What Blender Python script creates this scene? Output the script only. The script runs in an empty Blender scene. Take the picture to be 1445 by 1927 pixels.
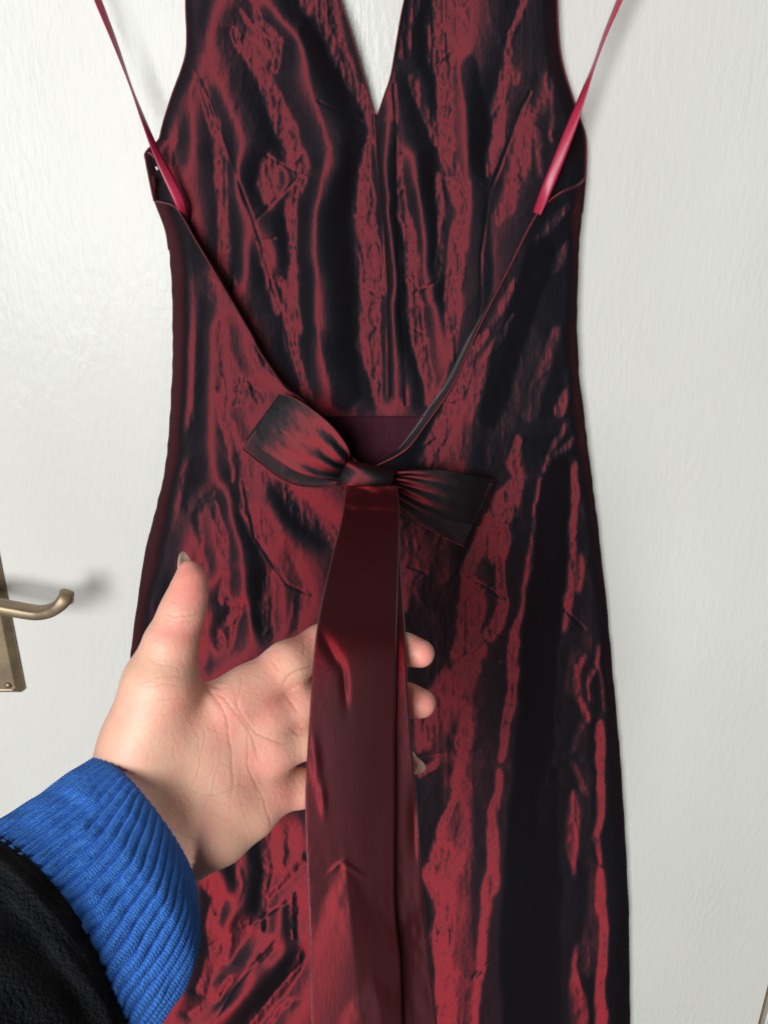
import bpy, math
import numpy as np
from mathutils import Vector

# ------------------------------------------------------------------ camera
W, H, F = 1445.0, 1927.0, 1445.0          # photograph size and focal length in its pixels
CX, CY = W / 2, H / 2
DIST, CAMZ, PITCH = 0.70, 1.40, math.radians(21)
sc = bpy.context.scene
col = sc.collection
cam = bpy.data.cameras.new('camera')
cam.sensor_fit = 'HORIZONTAL'
cam.angle = 2 * math.atan(W / 2 / F)
cam.clip_start, cam.clip_end = 0.02, 50
camo = bpy.data.objects.new('camera', cam)
camo.location = (0, -DIST, CAMZ)
camo.rotation_euler = (math.pi / 2 - PITCH, 0, 0)
col.objects.link(camo)
sc.camera = camo

# ------------------------------------------------------------------ light
world = bpy.data.worlds.new('World'); sc.world = world
world.use_nodes = True
bg = world.node_tree.nodes['Background']
bg.inputs[0].default_value = (1.0, 0.91, 0.80, 1)
bg.inputs[1].default_value = 0.055

def area(name, loc, target, sx, sy, power, colr):
    l = bpy.data.lights.new(name, 'AREA')
    l.shape = 'RECTANGLE'; l.size = sx; l.size_y = sy
    l.energy = power; l.color = colr
    o = bpy.data.objects.new(name, l); col.objects.link(o)
    o.location = loc
    o.rotation_euler = (Vector(target) - Vector(loc)).to_track_quat('-Z', 'Y').to_euler()
    return o
WIN = (-1.35, -4.0, 1.85)
area('window_light', WIN, (0.0, 0, 1.15), 2.1, 2.2, 230, (0.985, 0.992, 0.98))

sc.view_settings.view_transform = 'Standard'
sc.view_settings.look = 'None'
sc.view_settings.exposure = 0.0
sc.view_settings.gamma = 1.0
sc.cycles.use_denoising = True
sc.cycles.max_bounces = 8

# ------------------------------------------------------------------ helpers
CP, SP = math.cos(PITCH), math.sin(PITCH)
FWD = np.array([0, CP, -SP]); UP = np.array([0, SP, CP]); RT = np.array([1.0, 0, 0])
CAM = np.array([0, -DIST, CAMZ])

def ray(px, py):
    px = np.asarray(px, float); py = np.asarray(py, float)
    return FWD + ((px - CX) / F)[..., None] * RT - ((py - CY) / F)[..., None] * UP

def Ph(px, py, h):
    """pixel direction met at h metres in front of the door"""
    r = ray(px, py)
    t = (DIST - np.asarray(h, float)) / r[..., 1]
    return CAM + r * t[..., None]

def Pd(px, py, D):
    """pixel direction at axial distance D"""
    return CAM + ray(px, py) * np.asarray(D, float)[..., None]

def cam2world(c):
    return CAM + c[:, 0:1] * RT + c[:, 1:2] * UP + c[:, 2:3] * FWD

def pc(px, py, D):
    return np.array([D * (px - CX) / F, -D * (py - CY) / F, D])

def mesh_obj(name, verts, faces, mat, parent=None, smooth=True, uv=None, attrs=None):
    me = bpy.data.meshes.new(name)
    verts = np.asarray(verts, np.float32)
    if isinstance(faces, np.ndarray):
        n = faces.shape[1]
        me.vertices.add(len(verts)); me.vertices.foreach_set('co', verts.ravel())
        me.loops.add(faces.size); me.loops.foreach_set('vertex_index', faces.astype(np.int32).ravel())
        me.polygons.add(len(faces))
        me.polygons.foreach_set('loop_start', np.arange(0, faces.size, n, dtype=np.int32))
        me.update(calc_edges=True)
    else:
        me.from_pydata([tuple(v) for v in verts], [], faces); me.update()
    me.validate()
    if smooth:
        me.polygons.foreach_set('use_smooth', [True] * len(me.polygons))
    if uv is not None:
        lay = me.uv_layers.new(name='UVMap')
        idx = np.zeros(len(me.loops), np.int32); me.loops.foreach_get('vertex_index', idx)
        lay.data.foreach_set('uv', np.asarray(uv, np.float32)[idx].ravel())
    for k, v in (attrs or {}).items():
        a = me.attributes.new(k, 'FLOAT', 'POINT'); a.data.foreach_set('value', np.asarray(v, np.float32))
    me.materials.append(mat)
    o = bpy.data.objects.new(name, me); col.objects.link(o)
    if parent: o.parent = parent
    return o

def grid_faces(nr, nc, wrap=False):
    r = np.arange(nr - 1)[:, None]; c = np.arange(nc if wrap else nc - 1)[None, :]
    c2 = (c + 1) % nc
    a = r * nc + c; b = r * nc + c2; d = (r + 1) * nc + c; e = (r + 1) * nc + c2
    return np.stack([a, d, e, b], -1).reshape(-1, 4)

def curve(pts, n, smooth=True):
    """Catmull-Rom through rows of pts, n samples"""
    p = np.asarray(pts, float)
    s = np.linspace(0, len(p) - 1, n); i = np.clip(s.astype(int), 0, len(p) - 2); t = (s - i)[:, None]
    if not smooth: return p[i] * (1 - t) + p[i + 1] * t
    q = np.vstack([2 * p[0] - p[1], p, 2 * p[-1] - p[-2]])
    a, b, c, d = q[i], q[i + 1], q[i + 2], q[i + 3]
    return 0.5 * (2 * b + (c - a) * t + (2 * a - 5 * b + 4 * c - d) * t ** 2 + (3 * b - a - 3 * c + d) * t ** 3)

def noise2(shape, cx, cy, seed):
    rng = np.random.default_rng(seed)
    h, w = shape
    gh, gw = int(h / cy) + 3, int(w / cx) + 3
    g = rng.uniform(-1, 1, (gh, gw))
    y = np.arange(h) / cy; x = np.arange(w) / cx
    yi = y.astype(int); xi = x.astype(int); fy = y - yi; fx = x - xi
    fy = (fy * fy * (3 - 2 * fy))[:, None]; fx = (fx * fx * (3 - 2 * fx))[None, :]
    a = g[np.ix_(yi, xi)]; b = g[np.ix_(yi, xi + 1)]; c = g[np.ix_(yi + 1, xi)]; d = g[np.ix_(yi + 1, xi + 1)]
    return (a * (1 - fx) + b * fx) * (1 - fy) + (c * (1 - fx) + d * fx) * fy

def blur(a, sig, axis):
    r = max(1, int(sig * 3)); k = np.exp(-0.5 * (np.arange(-r, r + 1) / sig) ** 2); k /= k.sum()
    pad = [(0, 0), (0, 0)]; pad[axis] = (r, r)
    p = np.pad(a, pad, mode='edge')
    n = a.shape[axis]
    L = 1 << int(np.ceil(np.log2(p.shape[axis] + len(k))))
    f = np.fft.rfft(p, L, axis=axis)
    kk = np.fft.rfft(k, L); kk = kk[None, :] if axis == 1 else kk[:, None]
    o = np.fft.irfft(f * kk, L, axis=axis)
    return o[:, 2 * r:2 * r + n] if axis == 1 else o[2 * r:2 * r + n]

def sstep(a, b, x):
    t = np.clip((x - a) / (b - a), 0, 1); return t * t * (3 - 2 * t)

def seg_dist(X, Y, x0, y0, x1, y1):
    dx, dy = x1 - x0, y1 - y0
    t = np.clip(((X - x0) * dx + (Y - y0) * dy) / (dx * dx + dy * dy + 1e-9), 0, 1)
    return np.hypot(X - x0 - t * dx, Y - y0 - t * dy), t

def tube(name, pts, rad, mat, parent, nseg=6):
    """tube along world points"""
    P = np.asarray(pts, float); n = len(P)
    T = np.gradient(P, axis=0); T /= np.linalg.norm(T, axis=1)[:, None] + 1e-12
    ref = np.array([0, -1.0, 0]); A = np.cross(T, ref); A /= np.linalg.norm(A, axis=1)[:, None] + 1e-9
    B = np.cross(T, A)
    R = np.broadcast_to(np.asarray(rad, float), (n,))
    th = np.arange(nseg) * 2 * np.pi / nseg
    V = P[:, None, :] + R[:, None, None] * (np.cos(th)[None, :, None] * A[:, None, :] + np.sin(th)[None, :, None] * B[:, None, :])
    return mesh_obj(name, V.reshape(-1, 3), grid_faces(n, nseg, True), mat, parent)

def empty(name, loc, label=None, cat=None):
    o = bpy.data.objects.new(name, None); col.objects.link(o); o.location = loc
    if label: o['label'] = label; o['category'] = cat
    return o

def adopt(root):
    """children were built in world coordinates: keep them in place under a root that is not at the origin"""
    bpy.context.view_layer.update()
    for ch in root.children:
        ch.matrix_parent_inverse = root.matrix_world.inverted()

# ------------------------------------------------------------------ materials
class M:
    def __init__(s, name):
        s.m = bpy.data.materials.new(name); s.m.use_nodes = True
        s.nt = s.m.node_tree; s.nt.nodes.clear()
        s.out = s.n('ShaderNodeOutputMaterial')
    def n(s, t, **kw):
        nd = s.nt.nodes.new(t)
        for k, v in kw.items():
            if k[0] == '_': nd.inputs[int(k[1:])].default_value = v
            elif k.startswith('i_'): nd.inputs[k[2:].replace('_', ' ')].default_value = v
            else: setattr(nd, k, v)
        return nd
    def l(s, a, b): s.nt.links.new(a, b)
    def ramp(s, fac, stops):
        r = s.n('ShaderNodeValToRGB'); e = r.color_ramp.elements
        while len(e) < len(stops): e.new(0.5)
        for el, (p, c) in zip(e, stops): el.position = p; el.color = (*c, 1) if len(c) == 3 else c
        s.l(fac, r.inputs[0]); return r
    def coords(s, scale):
        tc = s.n('ShaderNodeTexCoord'); mp = s.n('ShaderNodeMapping'); mp.inputs['Scale'].default_value = scale
        s.l(tc.outputs['Object'], mp.inputs[0]); return mp.outputs[0]

def mat_taffeta(name, red=(0.58, 0.020, 0.030), amount=1.0, weft=(0.016, 0.021, 0.028), bump=0.14, base=(0.0030, 0.0066, 0.0086)):
    m = M(name)
    # fine woven slub plus small dry crinkles
    nz = m.n('ShaderNodeTexNoise', i_Scale=1.0, i_Detail=4.0, i_Roughness=0.6); m.l(m.coords((620, 620, 95)), nz.inputs['Vector'])
    nz2 = m.n('ShaderNodeTexNoise', i_Scale=1.0, i_Detail=2.0); m.l(m.coords((1800, 1800, 700)), nz2.inputs['Vector'])
    b1 = m.n('ShaderNodeBump', i_Strength=bump, i_Distance=0.0012); m.l(nz.outputs[0], b1.inputs['Height'])
    b2 = m.n('ShaderNodeBump', i_Strength=0.12, i_Distance=0.0004); m.l(nz2.outputs[0], b2.inputs['Height']); m.l(b1.outputs[0], b2.inputs['Normal'])
    tan = m.n('ShaderNodeCombineXYZ', _0=1.0, _1=0.02, _2=0.0)
    def glossy(c, rough, an):
        g = m.n('ShaderNodeBsdfAnisotropic', distribution='BECKMANN')
        g.inputs['Color'].default_value = (*c, 1); g.inputs['Roughness'].default_value = rough
        g.inputs['Anisotropy'].default_value = an
        m.l(tan.outputs[0], g.inputs['Tangent']); m.l(b2.outputs[0], g.inputs['Normal']); return g
    g1a = glossy(tuple(c * 0.108 * amount for c in red), 0.55, 0.86)      # red warp threads, crisp
    g1b = glossy(tuple(c * 0.052 * amount for c in red), 0.80, 0.70)      # and their wider sheen
    g1 = m.n('ShaderNodeAddShader'); m.l(g1a.outputs[0], g1.inputs[0]); m.l(g1b.outputs[0], g1.inputs[1])
    g2 = glossy(weft, 0.7, 0.3)                                  # dark blue-black weft
    df = m.n('ShaderNodeBsdfDiffuse'); df.inputs[0].default_value = (*base, 1); m.l(b2.outputs[0], df.inputs['Normal'])
    a1 = m.n('ShaderNodeAddShader'); m.l(g1.outputs[0], a1.inputs[0]); m.l(df.outputs[0], a1.inputs[1])
    a2 = m.n('ShaderNodeAddShader'); m.l(a1.outputs[0], a2.inputs[0])
    lw = m.n('ShaderNodeFresnel', i_IOR=1.45); m.l(b2.outputs[0], lw.inputs['Normal'])
    mx = m.n('ShaderNodeMixShader'); m.l(lw.outputs[0], mx.inputs[0])
    tr = m.n('ShaderNodeBsdfDiffuse'); tr.inputs[0].default_value = (0, 0, 0, 1)
    m.l(tr.outputs[0], mx.inputs[1])
    g3 = glossy((0.36, 0.39, 0.44), 0.55, 0.3); m.l(g3.outputs[0], mx.inputs[2])
    a3 = m.n('ShaderNodeAddShader'); m.l(g2.outputs[0], a3.inputs[0]); m.l(mx.outputs[0], a3.inputs[1])
    sc_ = m.n('ShaderNodeMixShader', _0=0.35); 
    tr2 = m.n('ShaderNodeBsdfDiffuse'); tr2.inputs[0].default_value = (0, 0, 0, 1)
    m.l(tr2.outputs[0], sc_.inputs[1]); m.l(a3.outputs[0], sc_.inputs[2])
    m.l(sc_.outputs[0], a2.inputs[1])
    m.l(a2.outputs[0], m.out.inputs[0])
    return m.m

def mat_simple(name, colr, rough, metal=0.0, bump=None, var=None, spec=0.5):
    m = M(name)
    b = m.n('ShaderNodeBsdfPrincipled')
    b.inputs['Base Color'].default_value = (*colr, 1); b.inputs['Roughness'].default_value = rough
    b.inputs['Metallic'].default_value = metal; b.inputs['Specular IOR Level'].default_value = spec
    if bump:
        sx, st, dist = bump
        nz = m.n('ShaderNodeTexNoise', i_Scale=1.0, i_Detail=4.0); m.l(m.coords(sx), nz.inputs['Vector'])
        bp = m.n('ShaderNodeBump', i_Strength=st, i_Distance=dist); m.l(nz.outputs[0], bp.inputs['Height']); m.l(bp.outputs[0], b.inputs['Normal'])
    if var:
        sx, c2 = var
        nz = m.n('ShaderNodeTexNoise', i_Scale=1.0, i_Detail=5.0); m.l(m.coords(sx), nz.inputs['Vector'])
        r = m.ramp(nz.outputs[0], [(0.38, colr), (0.66, c2)]); m.l(r.outputs[0], b.inputs['Base Color'])
    m.l(b.outputs[0], m.out.inputs[0])
    return m.m

def mat_door():
    m = M('white_gloss_paint')
    b = m.n('ShaderNodeBsdfPrincipled')
    b.inputs['Roughness'].default_value = 0.24
    b.inputs['Specular IOR Level'].default_value = 0.20
    n0 = m.n('ShaderNodeTexNoise', i_Scale=1.0, i_Detail=4.0); m.l(m.coords((4, 4, 2.5)), n0.inputs['Vector'])
    r = m.ramp(n0.outputs[0], [(0.3, (0.625, 0.620, 0.592)), (0.7, (0.68, 0.675, 0.648))])
    m.l(r.outputs[0], b.inputs['Base Color'])
    # vertical brush strokes, and the drier orange-peel patches between them
    n1 = m.n('ShaderNodeTexNoise', i_Scale=1.0, i_Detail=5.0, i_Roughness=0.62); m.l(m.coords((330, 10, 22)), n1.inputs['Vector'])
    n2 = m.n('ShaderNodeTexNoise', i_Scale=1.0, i_Detail=3.0); m.l(m.coords((170, 10, 75)), n2.inputs['Vector'])
    n3 = m.n('ShaderNodeTexNoise', i_Scale=1.0, i_Detail=2.0); m.l(m.coords((14, 3, 9)), n3.inputs['Vector'])
    mr = m.ramp(n3.outputs[0], [(0.35, (0.25,) * 3), (0.65, (1,) * 3)])
    mul = m.n('ShaderNodeMath', operation='MULTIPLY'); m.l(n2.outputs[0], mul.inputs[0]); m.l(mr.outputs[0], mul.inputs[1])
    b1 = m.n('ShaderNodeBump', i_Strength=0.25, i_Distance=0.0011); m.l(n1.outputs[0], b1.inputs['Height'])
    b2 = m.n('ShaderNodeBump', i_Strength=0.5, i_Distance=0.0018); m.l(mul.outputs[0], b2.inputs['Height']); m.l(b1.outputs[0], b2.inputs['Normal'])
    m.l(b2.outputs[0], b.inputs['Normal'])
    m.l(b.outputs[0], m.out.inputs[0])
    return m.m

def mat_skin():
    m = M('skin')
    b = m.n('ShaderNodeBsdfPrincipled')
    at = m.n('ShaderNodeAttribute', attribute_name='redness')
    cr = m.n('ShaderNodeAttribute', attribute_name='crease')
    nz = m.n('ShaderNodeTexNoise', i_Scale=1.0, i_Detail=4.0, i_Roughness=0.6); m.l(m.coords((110, 110, 110)), nz.inputs['Vector'])
    ad = m.n('ShaderNodeMath', operation='MULTIPLY_ADD', _1=0.95, _2=-0.42); m.l(nz.outputs[0], ad.inputs[0])
    su = m.n('ShaderNodeMath', operation='ADD', use_clamp=True); m.l(at.outputs['Fac'], su.inputs[0]); m.l(ad.outputs[0], su.inputs[1])
    r = m.ramp(su.outputs[0], [(0.0, (0.82, 0.52, 0.365)), (0.45, (0.87, 0.445, 0.335)), (1.0, (0.88, 0.32, 0.265))])
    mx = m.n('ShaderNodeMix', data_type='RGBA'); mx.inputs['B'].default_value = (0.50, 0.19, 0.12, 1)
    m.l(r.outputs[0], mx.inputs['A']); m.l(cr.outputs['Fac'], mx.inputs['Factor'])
    m.l(mx.outputs['Result'], b.inputs['Base Color'])
    b.inputs['Roughness'].default_value = 0.46
    b.inputs['Subsurface Weight'].default_value = 0.22
    b.inputs['Subsurface Radius'].default_value = (0.006, 0.0025, 0.0014)
    b.inputs['Subsurface Scale'].default_value = 1.0
    vo = m.n('ShaderNodeTexVoronoi', i_Scale=1.0, feature='DISTANCE_TO_EDGE'); m.l(m.coords((1300, 1300, 1300)), vo.inputs['Vector'])
    n2 = m.n('ShaderNodeTexNoise', i_Scale=1.0, i_Detail=3.0); m.l(m.coords((500, 500, 500)), n2.inputs['Vector'])
    b1 = m.n('ShaderNodeBump', i_Strength=0.30, i_Distance=0.0004); m.l(vo.outputs[0], b1.inputs['Height'])
    b2 = m.n('ShaderNodeBump', i_Strength=0.28, i_Distance=0.0008); m.l(n2.outputs[0], b2.inputs['Height']); m.l(b1.outputs[0], b2.inputs['Normal'])
    m.l(b2.outputs[0], b.inputs['Normal'])
    m.l(b.outputs[0], m.out.inputs[0])
    return m.m

def mat_knit():
    m = M('blue_rib_knit')
    b = m.n('ShaderNodeBsdfPrincipled'); b.inputs['Roughness'].default_value = 0.9; b.inputs['Specular IOR Level'].default_value = 0.15
    b.inputs['Sheen Weight'].default_value = 0.12; b.inputs['Sheen Roughness'].default_value = 0.5; b.inputs['Sheen Tint'].default_value = (0.35, 0.55, 1, 1)
    uv = m.n('ShaderNodeUVMap'); sp = m.n('ShaderNodeSeparateXYZ'); m.l(uv.outputs[0], sp.inputs[0])
    # u counts ribs, v counts stitches: each rib is two chevron columns
    fr = m.n('ShaderNodeMath', operation='PINGPONG', _1=0.5); m.l(sp.outputs[0], fr.inputs[0])
    nzw = m.n('ShaderNodeTexNoise', i_Scale=1.0, i_Detail=2.0); m.l(m.coords((260, 260, 260)), nzw.inputs['Vector'])
    w = m.n('ShaderNodeMath', operation='MULTIPLY_ADD', _1=1.4); m.l(nzw.outputs[0], w.inputs[0]); m.l(sp.outputs[1], w.inputs[2])
    sk = m.n('ShaderNodeMath', operation='MULTIPLY_ADD', _1=1.3); m.l(fr.outputs[0], sk.inputs[0]); m.l(w.outputs[0], sk.inputs[2])
    sn = m.n('ShaderNodeMath', operation='PINGPONG', _1=0.5); m.l(sk.outputs[0], sn.inputs[0])
    nz = m.n('ShaderNodeTexNoise', i_Scale=1.0, i_Detail=5.0, i_Roughness=0.7); m.l(m.coords((900, 900, 900)), nz.inputs['Vector'])
    ad = m.n('ShaderNodeMath', operation='ADD'); m.l(sn.outputs[0], ad.inputs[0]); m.l(nz.outputs[0], ad.inputs[1])
    bp = m.n('ShaderNodeBump', i_Strength=0.6, i_Distance=0.0012); m.l(ad.outputs[0], bp.inputs['Height']); m.l(bp.outputs[0], b.inputs['Normal'])
    r = m.ramp(ad.outputs[0], [(0.25, (0.030, 0.15, 0.95)), (0.80, (0.085, 0.32, 1.0))]); m.l(r.outputs[0], b.inputs['Base Color'])
    m.l(b.outputs[0], m.out.inputs[0])
    return m.m

TAFF = mat_taffeta('shot_taffeta')
TAFF_TIE = mat_taffeta('shot_taffeta_smooth', bump=0.06, amount=1.0, base=(0.034, 0.0065, 0.0075))
TAFF_BOW = mat_taffeta('shot_taffeta_bow', bump=0.08, weft=(0.05, 0.055, 0.06))
REVERSE = mat_simple('taffeta_reverse', (0.030, 0.027, 0.030), 0.5, bump=((500, 500, 200), 0.15, 0.001))
LINING = mat_simple('plum_lining', (0.040, 0.006, 0.016), 0.7, bump=((60, 60, 25), 0.4, 0.006), spec=0.12)
RIBBON = mat_simple('crimson_ribbon', (0.40, 0.022, 0.065), 0.38, bump=((1500, 1500, 300), 0.1, 0.0005))
THREAD = mat_taffeta('taffeta_edge', red=(0.9, 0.12, 0.13), base=(0.03, 0.006, 0.008))
WHITE_THREAD = mat_simple('pale_thread', (0.7, 0.6, 0.6), 0.8)
BRASS = mat_simple('aged_brass', (0.36, 0.28, 0.17), 0.5, 0.7, bump=((160, 160, 160), 0.2, 0.001), var=((45, 45, 45), (0.27, 0.20, 0.14)))
DOOR = mat_door()
GAP = mat_simple('bare_wood_edge', (0.20, 0.12, 0.07), 0.8, var=((30, 30, 5), (0.12, 0.07, 0.04)))
SKIN = mat_skin()
def mat_nail():
    m = M('nail')
    d = m.n('ShaderNodeBsdfPrincipled'); d.inputs['Base Color'].default_value = (0.93, 0.76, 0.67, 1); d.inputs['Roughness'].default_value = 0.35
    t = m.n('ShaderNodeBsdfTranslucent'); t.inputs[0].default_value = (0.95, 0.78, 0.68, 1)
    x = m.n('ShaderNodeMixShader', _0=0.75); m.l(d.outputs[0], x.inputs[1]); m.l(t.outputs[0], x.inputs[2]); m.l(x.outputs[0], m.out.inputs[0])
    return m.m
NAIL = mat_nail()
KNIT = mat_knit()
BLACK = mat_simple('black_wool', (0.010, 0.011, 0.014), 0.95, bump=((700, 700, 700), 0.8, 0.002), var=((70, 70, 70), (0.020, 0.021, 0.024)), spec=0.1)

# ------------------------------------------------------------------ door
def box(x0, x1, y0, y1, z0, z1, bev=0.0):
    import bmesh
    bm = bmesh.new(); bmesh.ops.create_cube(bm, size=1)
    for v in bm.verts:
        v.co = ((x0 + x1) / 2 + v.co.x * (x1 - x0), (y0 + y1) / 2 + v.co.y * (y1 - y0), (z0 + z1) / 2 + v.co.z * (z1 - z0))
    if bev: bmesh.ops.bevel(bm, geom=bm.edges[:], offset=bev, segments=2, affect='EDGES')
    V = [v.co[:] for v in bm.verts]; Fc = [[v.index for v in f.verts] for f in bm.faces]; bm.free()
    return V, Fc

EDGE_X = float(Ph(1437, 1893, 0.0)[0])
door = empty('door', (0, 0, 0), 'white gloss painted door with brass lever handle, behind the hanging dress', 'door')
mesh_obj('door_slab', *box(-0.52, EDGE_X, 0, 0.04, 0.0, 2.02, 0.002), DOOR, door, smooth=False)
frame = mesh_obj('door_frame', *box(EDGE_X + 0.006, EDGE_X + 0.09, -0.004, 0.06, 0.0, 2.1, 0.002), DOOR, None, smooth=False)
frame['kind'] = 'structure'
frame2 = mesh_obj('door_frame', *box(-0.62, -0.526, -0.004, 0.06, 0.0, 2.1, 0.002), DOOR, None, smooth=False)
frame2['kind'] = 'structure'
rebate = mesh_obj('door_rebate', *box(EDGE_X - 0.01, EDGE_X + 0.03, 0.045, 0.06, 0.0, 2.05), GAP, None, smooth=False)
rebate['kind'] = 'structure'
mesh_obj('slab_edge', *box(EDGE_X + 0.0004, EDGE_X + 0.0034, 0.002, 0.038, 0.0, 2.015), GAP, door, smooth=False)

# handle: raised backplate with wide chamfer, lever with scrolled end, screw
def handle():
    br = Ph(45, 1306, 0.006); zb = float(br[2]); xr = float(br[0])
    w, hgt, th, ch = 0.046, 0.17, 0.009, 0.006
    def outl(i, y):
        x0, x1, z0, z1 = xr - w + i, xr - i, zb + i, zb + hgt - i; c = 0.004
        return [(x0 + c, y, z0), (x1 - c, y, z0), (x1, y, z0 + c), (x1, y, z1 - c), (x1 - c, y, z1), (x0 + c, y, z1), (x0, y, z1 - c), (x0, y, z0 + c)]
    rings = [outl(0, 0.001), outl(0, -0.003), outl(ch, -th), outl(ch + 0.0015, -th + 0.0006)]
    V = [p for r in rings for p in r]; Fc = []
    for k in range(3):
        for i in range(8):
            j = (i + 1) % 8; Fc.append([k * 8 + i, k * 8 + j, (k + 1) * 8 + j, (k + 1) * 8 + i])
    Fc.append([24 + i for i in range(8)])
    plate = mesh_obj('backplate', V, Fc, BRASS, door, smooth=False)
    # screws at the foot of the plate
    sx, sz = xr - 0.0135, zb + 0.0125
    th_ = np.linspace(0, 2 * np.pi, 14, endpoint=False); V = []
    for r, y in ((0.0036, -0.0085), (0.0036, -0.0096), (0.0024, -0.0108), (0.0004, -0.0112)):
        V += [(sx + r * math.cos(a), y, sz + r * math.sin(a)) for a in th_]
    mesh_obj('screw', V, grid_faces(4, 14, True), BRASS, plate)
    # lever: swept flattened section
    Yo = 0.050
    pts = [(-46, 1118, 0.010), (-44, 1122, 0.028), (-38, 1130, 0.044), (-12, 1139, Yo), (30, 1147, Yo), (70, 1153, Yo), (95, 1149, Yo + 0.002), (112, 1139, Yo + 0.003), (122, 1128, Yo + 0.001), (127, 1120, Yo - 0.004)]
    P = np.array([Ph(a, b, c) for a, b, c in pts]); P = curve(P, 60)
    n = len(P); T = np.gradient(P, axis=0); T /= np.linalg.norm(T, axis=1)[:, None]
    t = np.linspace(0, 1, n)
    Yd = np.array([0, -1.0, 0]); A = Yd - T * (T @ Yd)[:, None]; A[:12] = np.array([0, 0, 1.0]) - T[:12] * T[:12, 2:3]
    A /= np.linalg.norm(A, axis=1)[:, None] + 1e-9
    # blend frame smoothly from stem to arm
    for k in range(3): A[6:20] = (A[5:19] + A[6:20] + A[7:21]) / 3
    A /= np.linalg.norm(A, axis=1)[:, None]
    B = np.cross(T, A)
    ra = np.interp(t, [0, .15, .3, .7, .88, 1], [.0075, .0075, .0085, .0085, .0095, .0085])    # depth half-size
    rb = np.interp(t, [0, .15, .3, .6, .78, .9, 1], [.0075, .0075, .0062, .0055, .0060, .0072, .0064])  # height half-size
    th = np.linspace(0, 2 * np.pi, 20, endpoint=False)
    ca = np.sign(np.cos(th)) * np.abs(np.cos(th)) ** 0.55; sa = np.sign(np.sin(th)) * np.abs(np.sin(th)) ** 0.55
    V = P[:, None] + ra[:, None, None] * ca[None, :, None] * A[:, None] + rb[:, None, None] * sa[None, :, None] * B[:, None]
    V = V.reshape(-1, 3); Fq = grid_faces(n, 20, True).tolist()
    Fq.append([ (n - 1) * 20 + i for i in range(20)])
    lev = mesh_obj('lever', V, Fq, BRASS, door)
    mdf = lev.modifiers.new('edge', 'BEVEL'); mdf.limit_method = 'ANGLE'; mdf.width = 0.0012; mdf.segments = 2
handle()

# ------------------------------------------------------------------ dress: fold field
GS = 2.0; GY0 = -160.0
gw, gh = int(W / GS) + 1, int((2080 - GY0) / GS) + 1
GX, GYY = np.meshgrid(np.arange(gw) * GS, GY0 + np.arange(gh) * GS)

def sample(field, px, py):
    x = np.clip(np.asarray(px) / GS, 0, gw - 1.001); y = np.clip((np.asarray(py) - GY0) / GS, 0, gh - 1.001)
    xi = x.astype(int); yi = y.astype(int); fx = x - xi; fy = y - yi
    return (field[yi, xi] * (1 - fx) + field[yi, xi + 1] * fx) * (1 - fy) + (field[yi + 1, xi] * (1 - fx) + field[yi + 1, xi + 1] * fx) * fy

# lit fold faces seen in the cloth: (intensity, [(x, y, width), ...])
FRONT = [
 (.5, [(362,-150,25),(360,0,25),(363,100,20)]),
 (.75,[(381,150,12),(400,220,20),(415,290,22),(420,400,18),(427,485,24),(437,545,14)]),
 (.45,[(335,150,14),(327,220,28),(330,300,22)]),
 (1,  [(437,60,18),(470,110,30),(500,155,32),(520,210,40),(540,260,42),(562,312,36)]),
 (.9, [(455,20,8),(465,40,12),(500,80,12),(518,115,16)]), (.8,[(480,0,10),(490,40,12),(512,64,14)]), (.9,[(527,76,16),(516,130,18)]),
 (.85,[(508,305,40),(503,345,48),(508,372,30)]),
 (.95,[(568,335,10),(560,352,24),(551,400,22),(548,450,20),(554,500,22),(545,555,36),(552,620,44),(545,577,44),(550,646,34),(556,680,14),(563,715,12),(577,747,10)]),
 (.8, [(485,453,6),(506,519,12),(520,588,14)]), (.7,[(525,520,14),(540,545,20)]),
 (1,  [(580,-150,70),(596,0,72),(626,70,42),(648,121,36),(674,173,22),(699,235,10)]), (.6,[(560,-10,10),(600,50,12),(640,130,12)]),
 (1,  [(703,240,6),(692,284,18),(688,346,40),(688,415,46),(694,485,58),(700,554,50),(698,623,50),(694,646,50),(706,698,32),(711,754,12)]),
 (1,  [(752,280,4),(752,346,12),(762,415,20),(773,485,30),(776,537,34),(780,588,36),(785,637,32),(789,660,24),(806,709,20),(811,755,18)]),
 (.45,[(775,-150,30),(780,0,30),(769,52,26),(757,104,22)]),
 (1,  [(840,-150,40),(828,10,40),(821,52,45),(828,97,62),(835,145,32),(838,194,28),(838,242,34),(845,294,36),(856,346,28),(866,398,22)]),
 (.7, [(776,152,16),(804,214,22),(825,263,22)]), (.5,[(865,0,40),(870,60,24)]),
 (.85,[(829,330,14),(828,380,18),(828,450,12),(825,519,14)]),
 (1,  [(865,405,22),(859,467,34),(866,519,32),(852,571,28),(852,623,24),(853,640,18),(859,675,8)]), (.6,[(845,480,10),(840,560,14)]),
 (.9, [(990,-100,16),(984,10,14),(963,55,8),(956,104,10),(949,156,24),(942,214,40),(932,270,32),(925,325,8)]), (.9,[(970,142,22),(972,160,10)]),
 (.72,[(997,215,30),(985,260,48),(972,320,50)]), (.45,[(972,320,40),(955,380,36),(940,420,20)]),
 (.6, [(1039,149,8),(1042,214,8),(1042,263,8)]), (.4,[(1025,150,30),(1020,200,34)]),
 (.5, [(1036,-100,10),(1040,40,14),(1060,121,8),(1098,242,8)]), (.6,[(1012,250,14),(1015,330,12)]),
]
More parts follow.
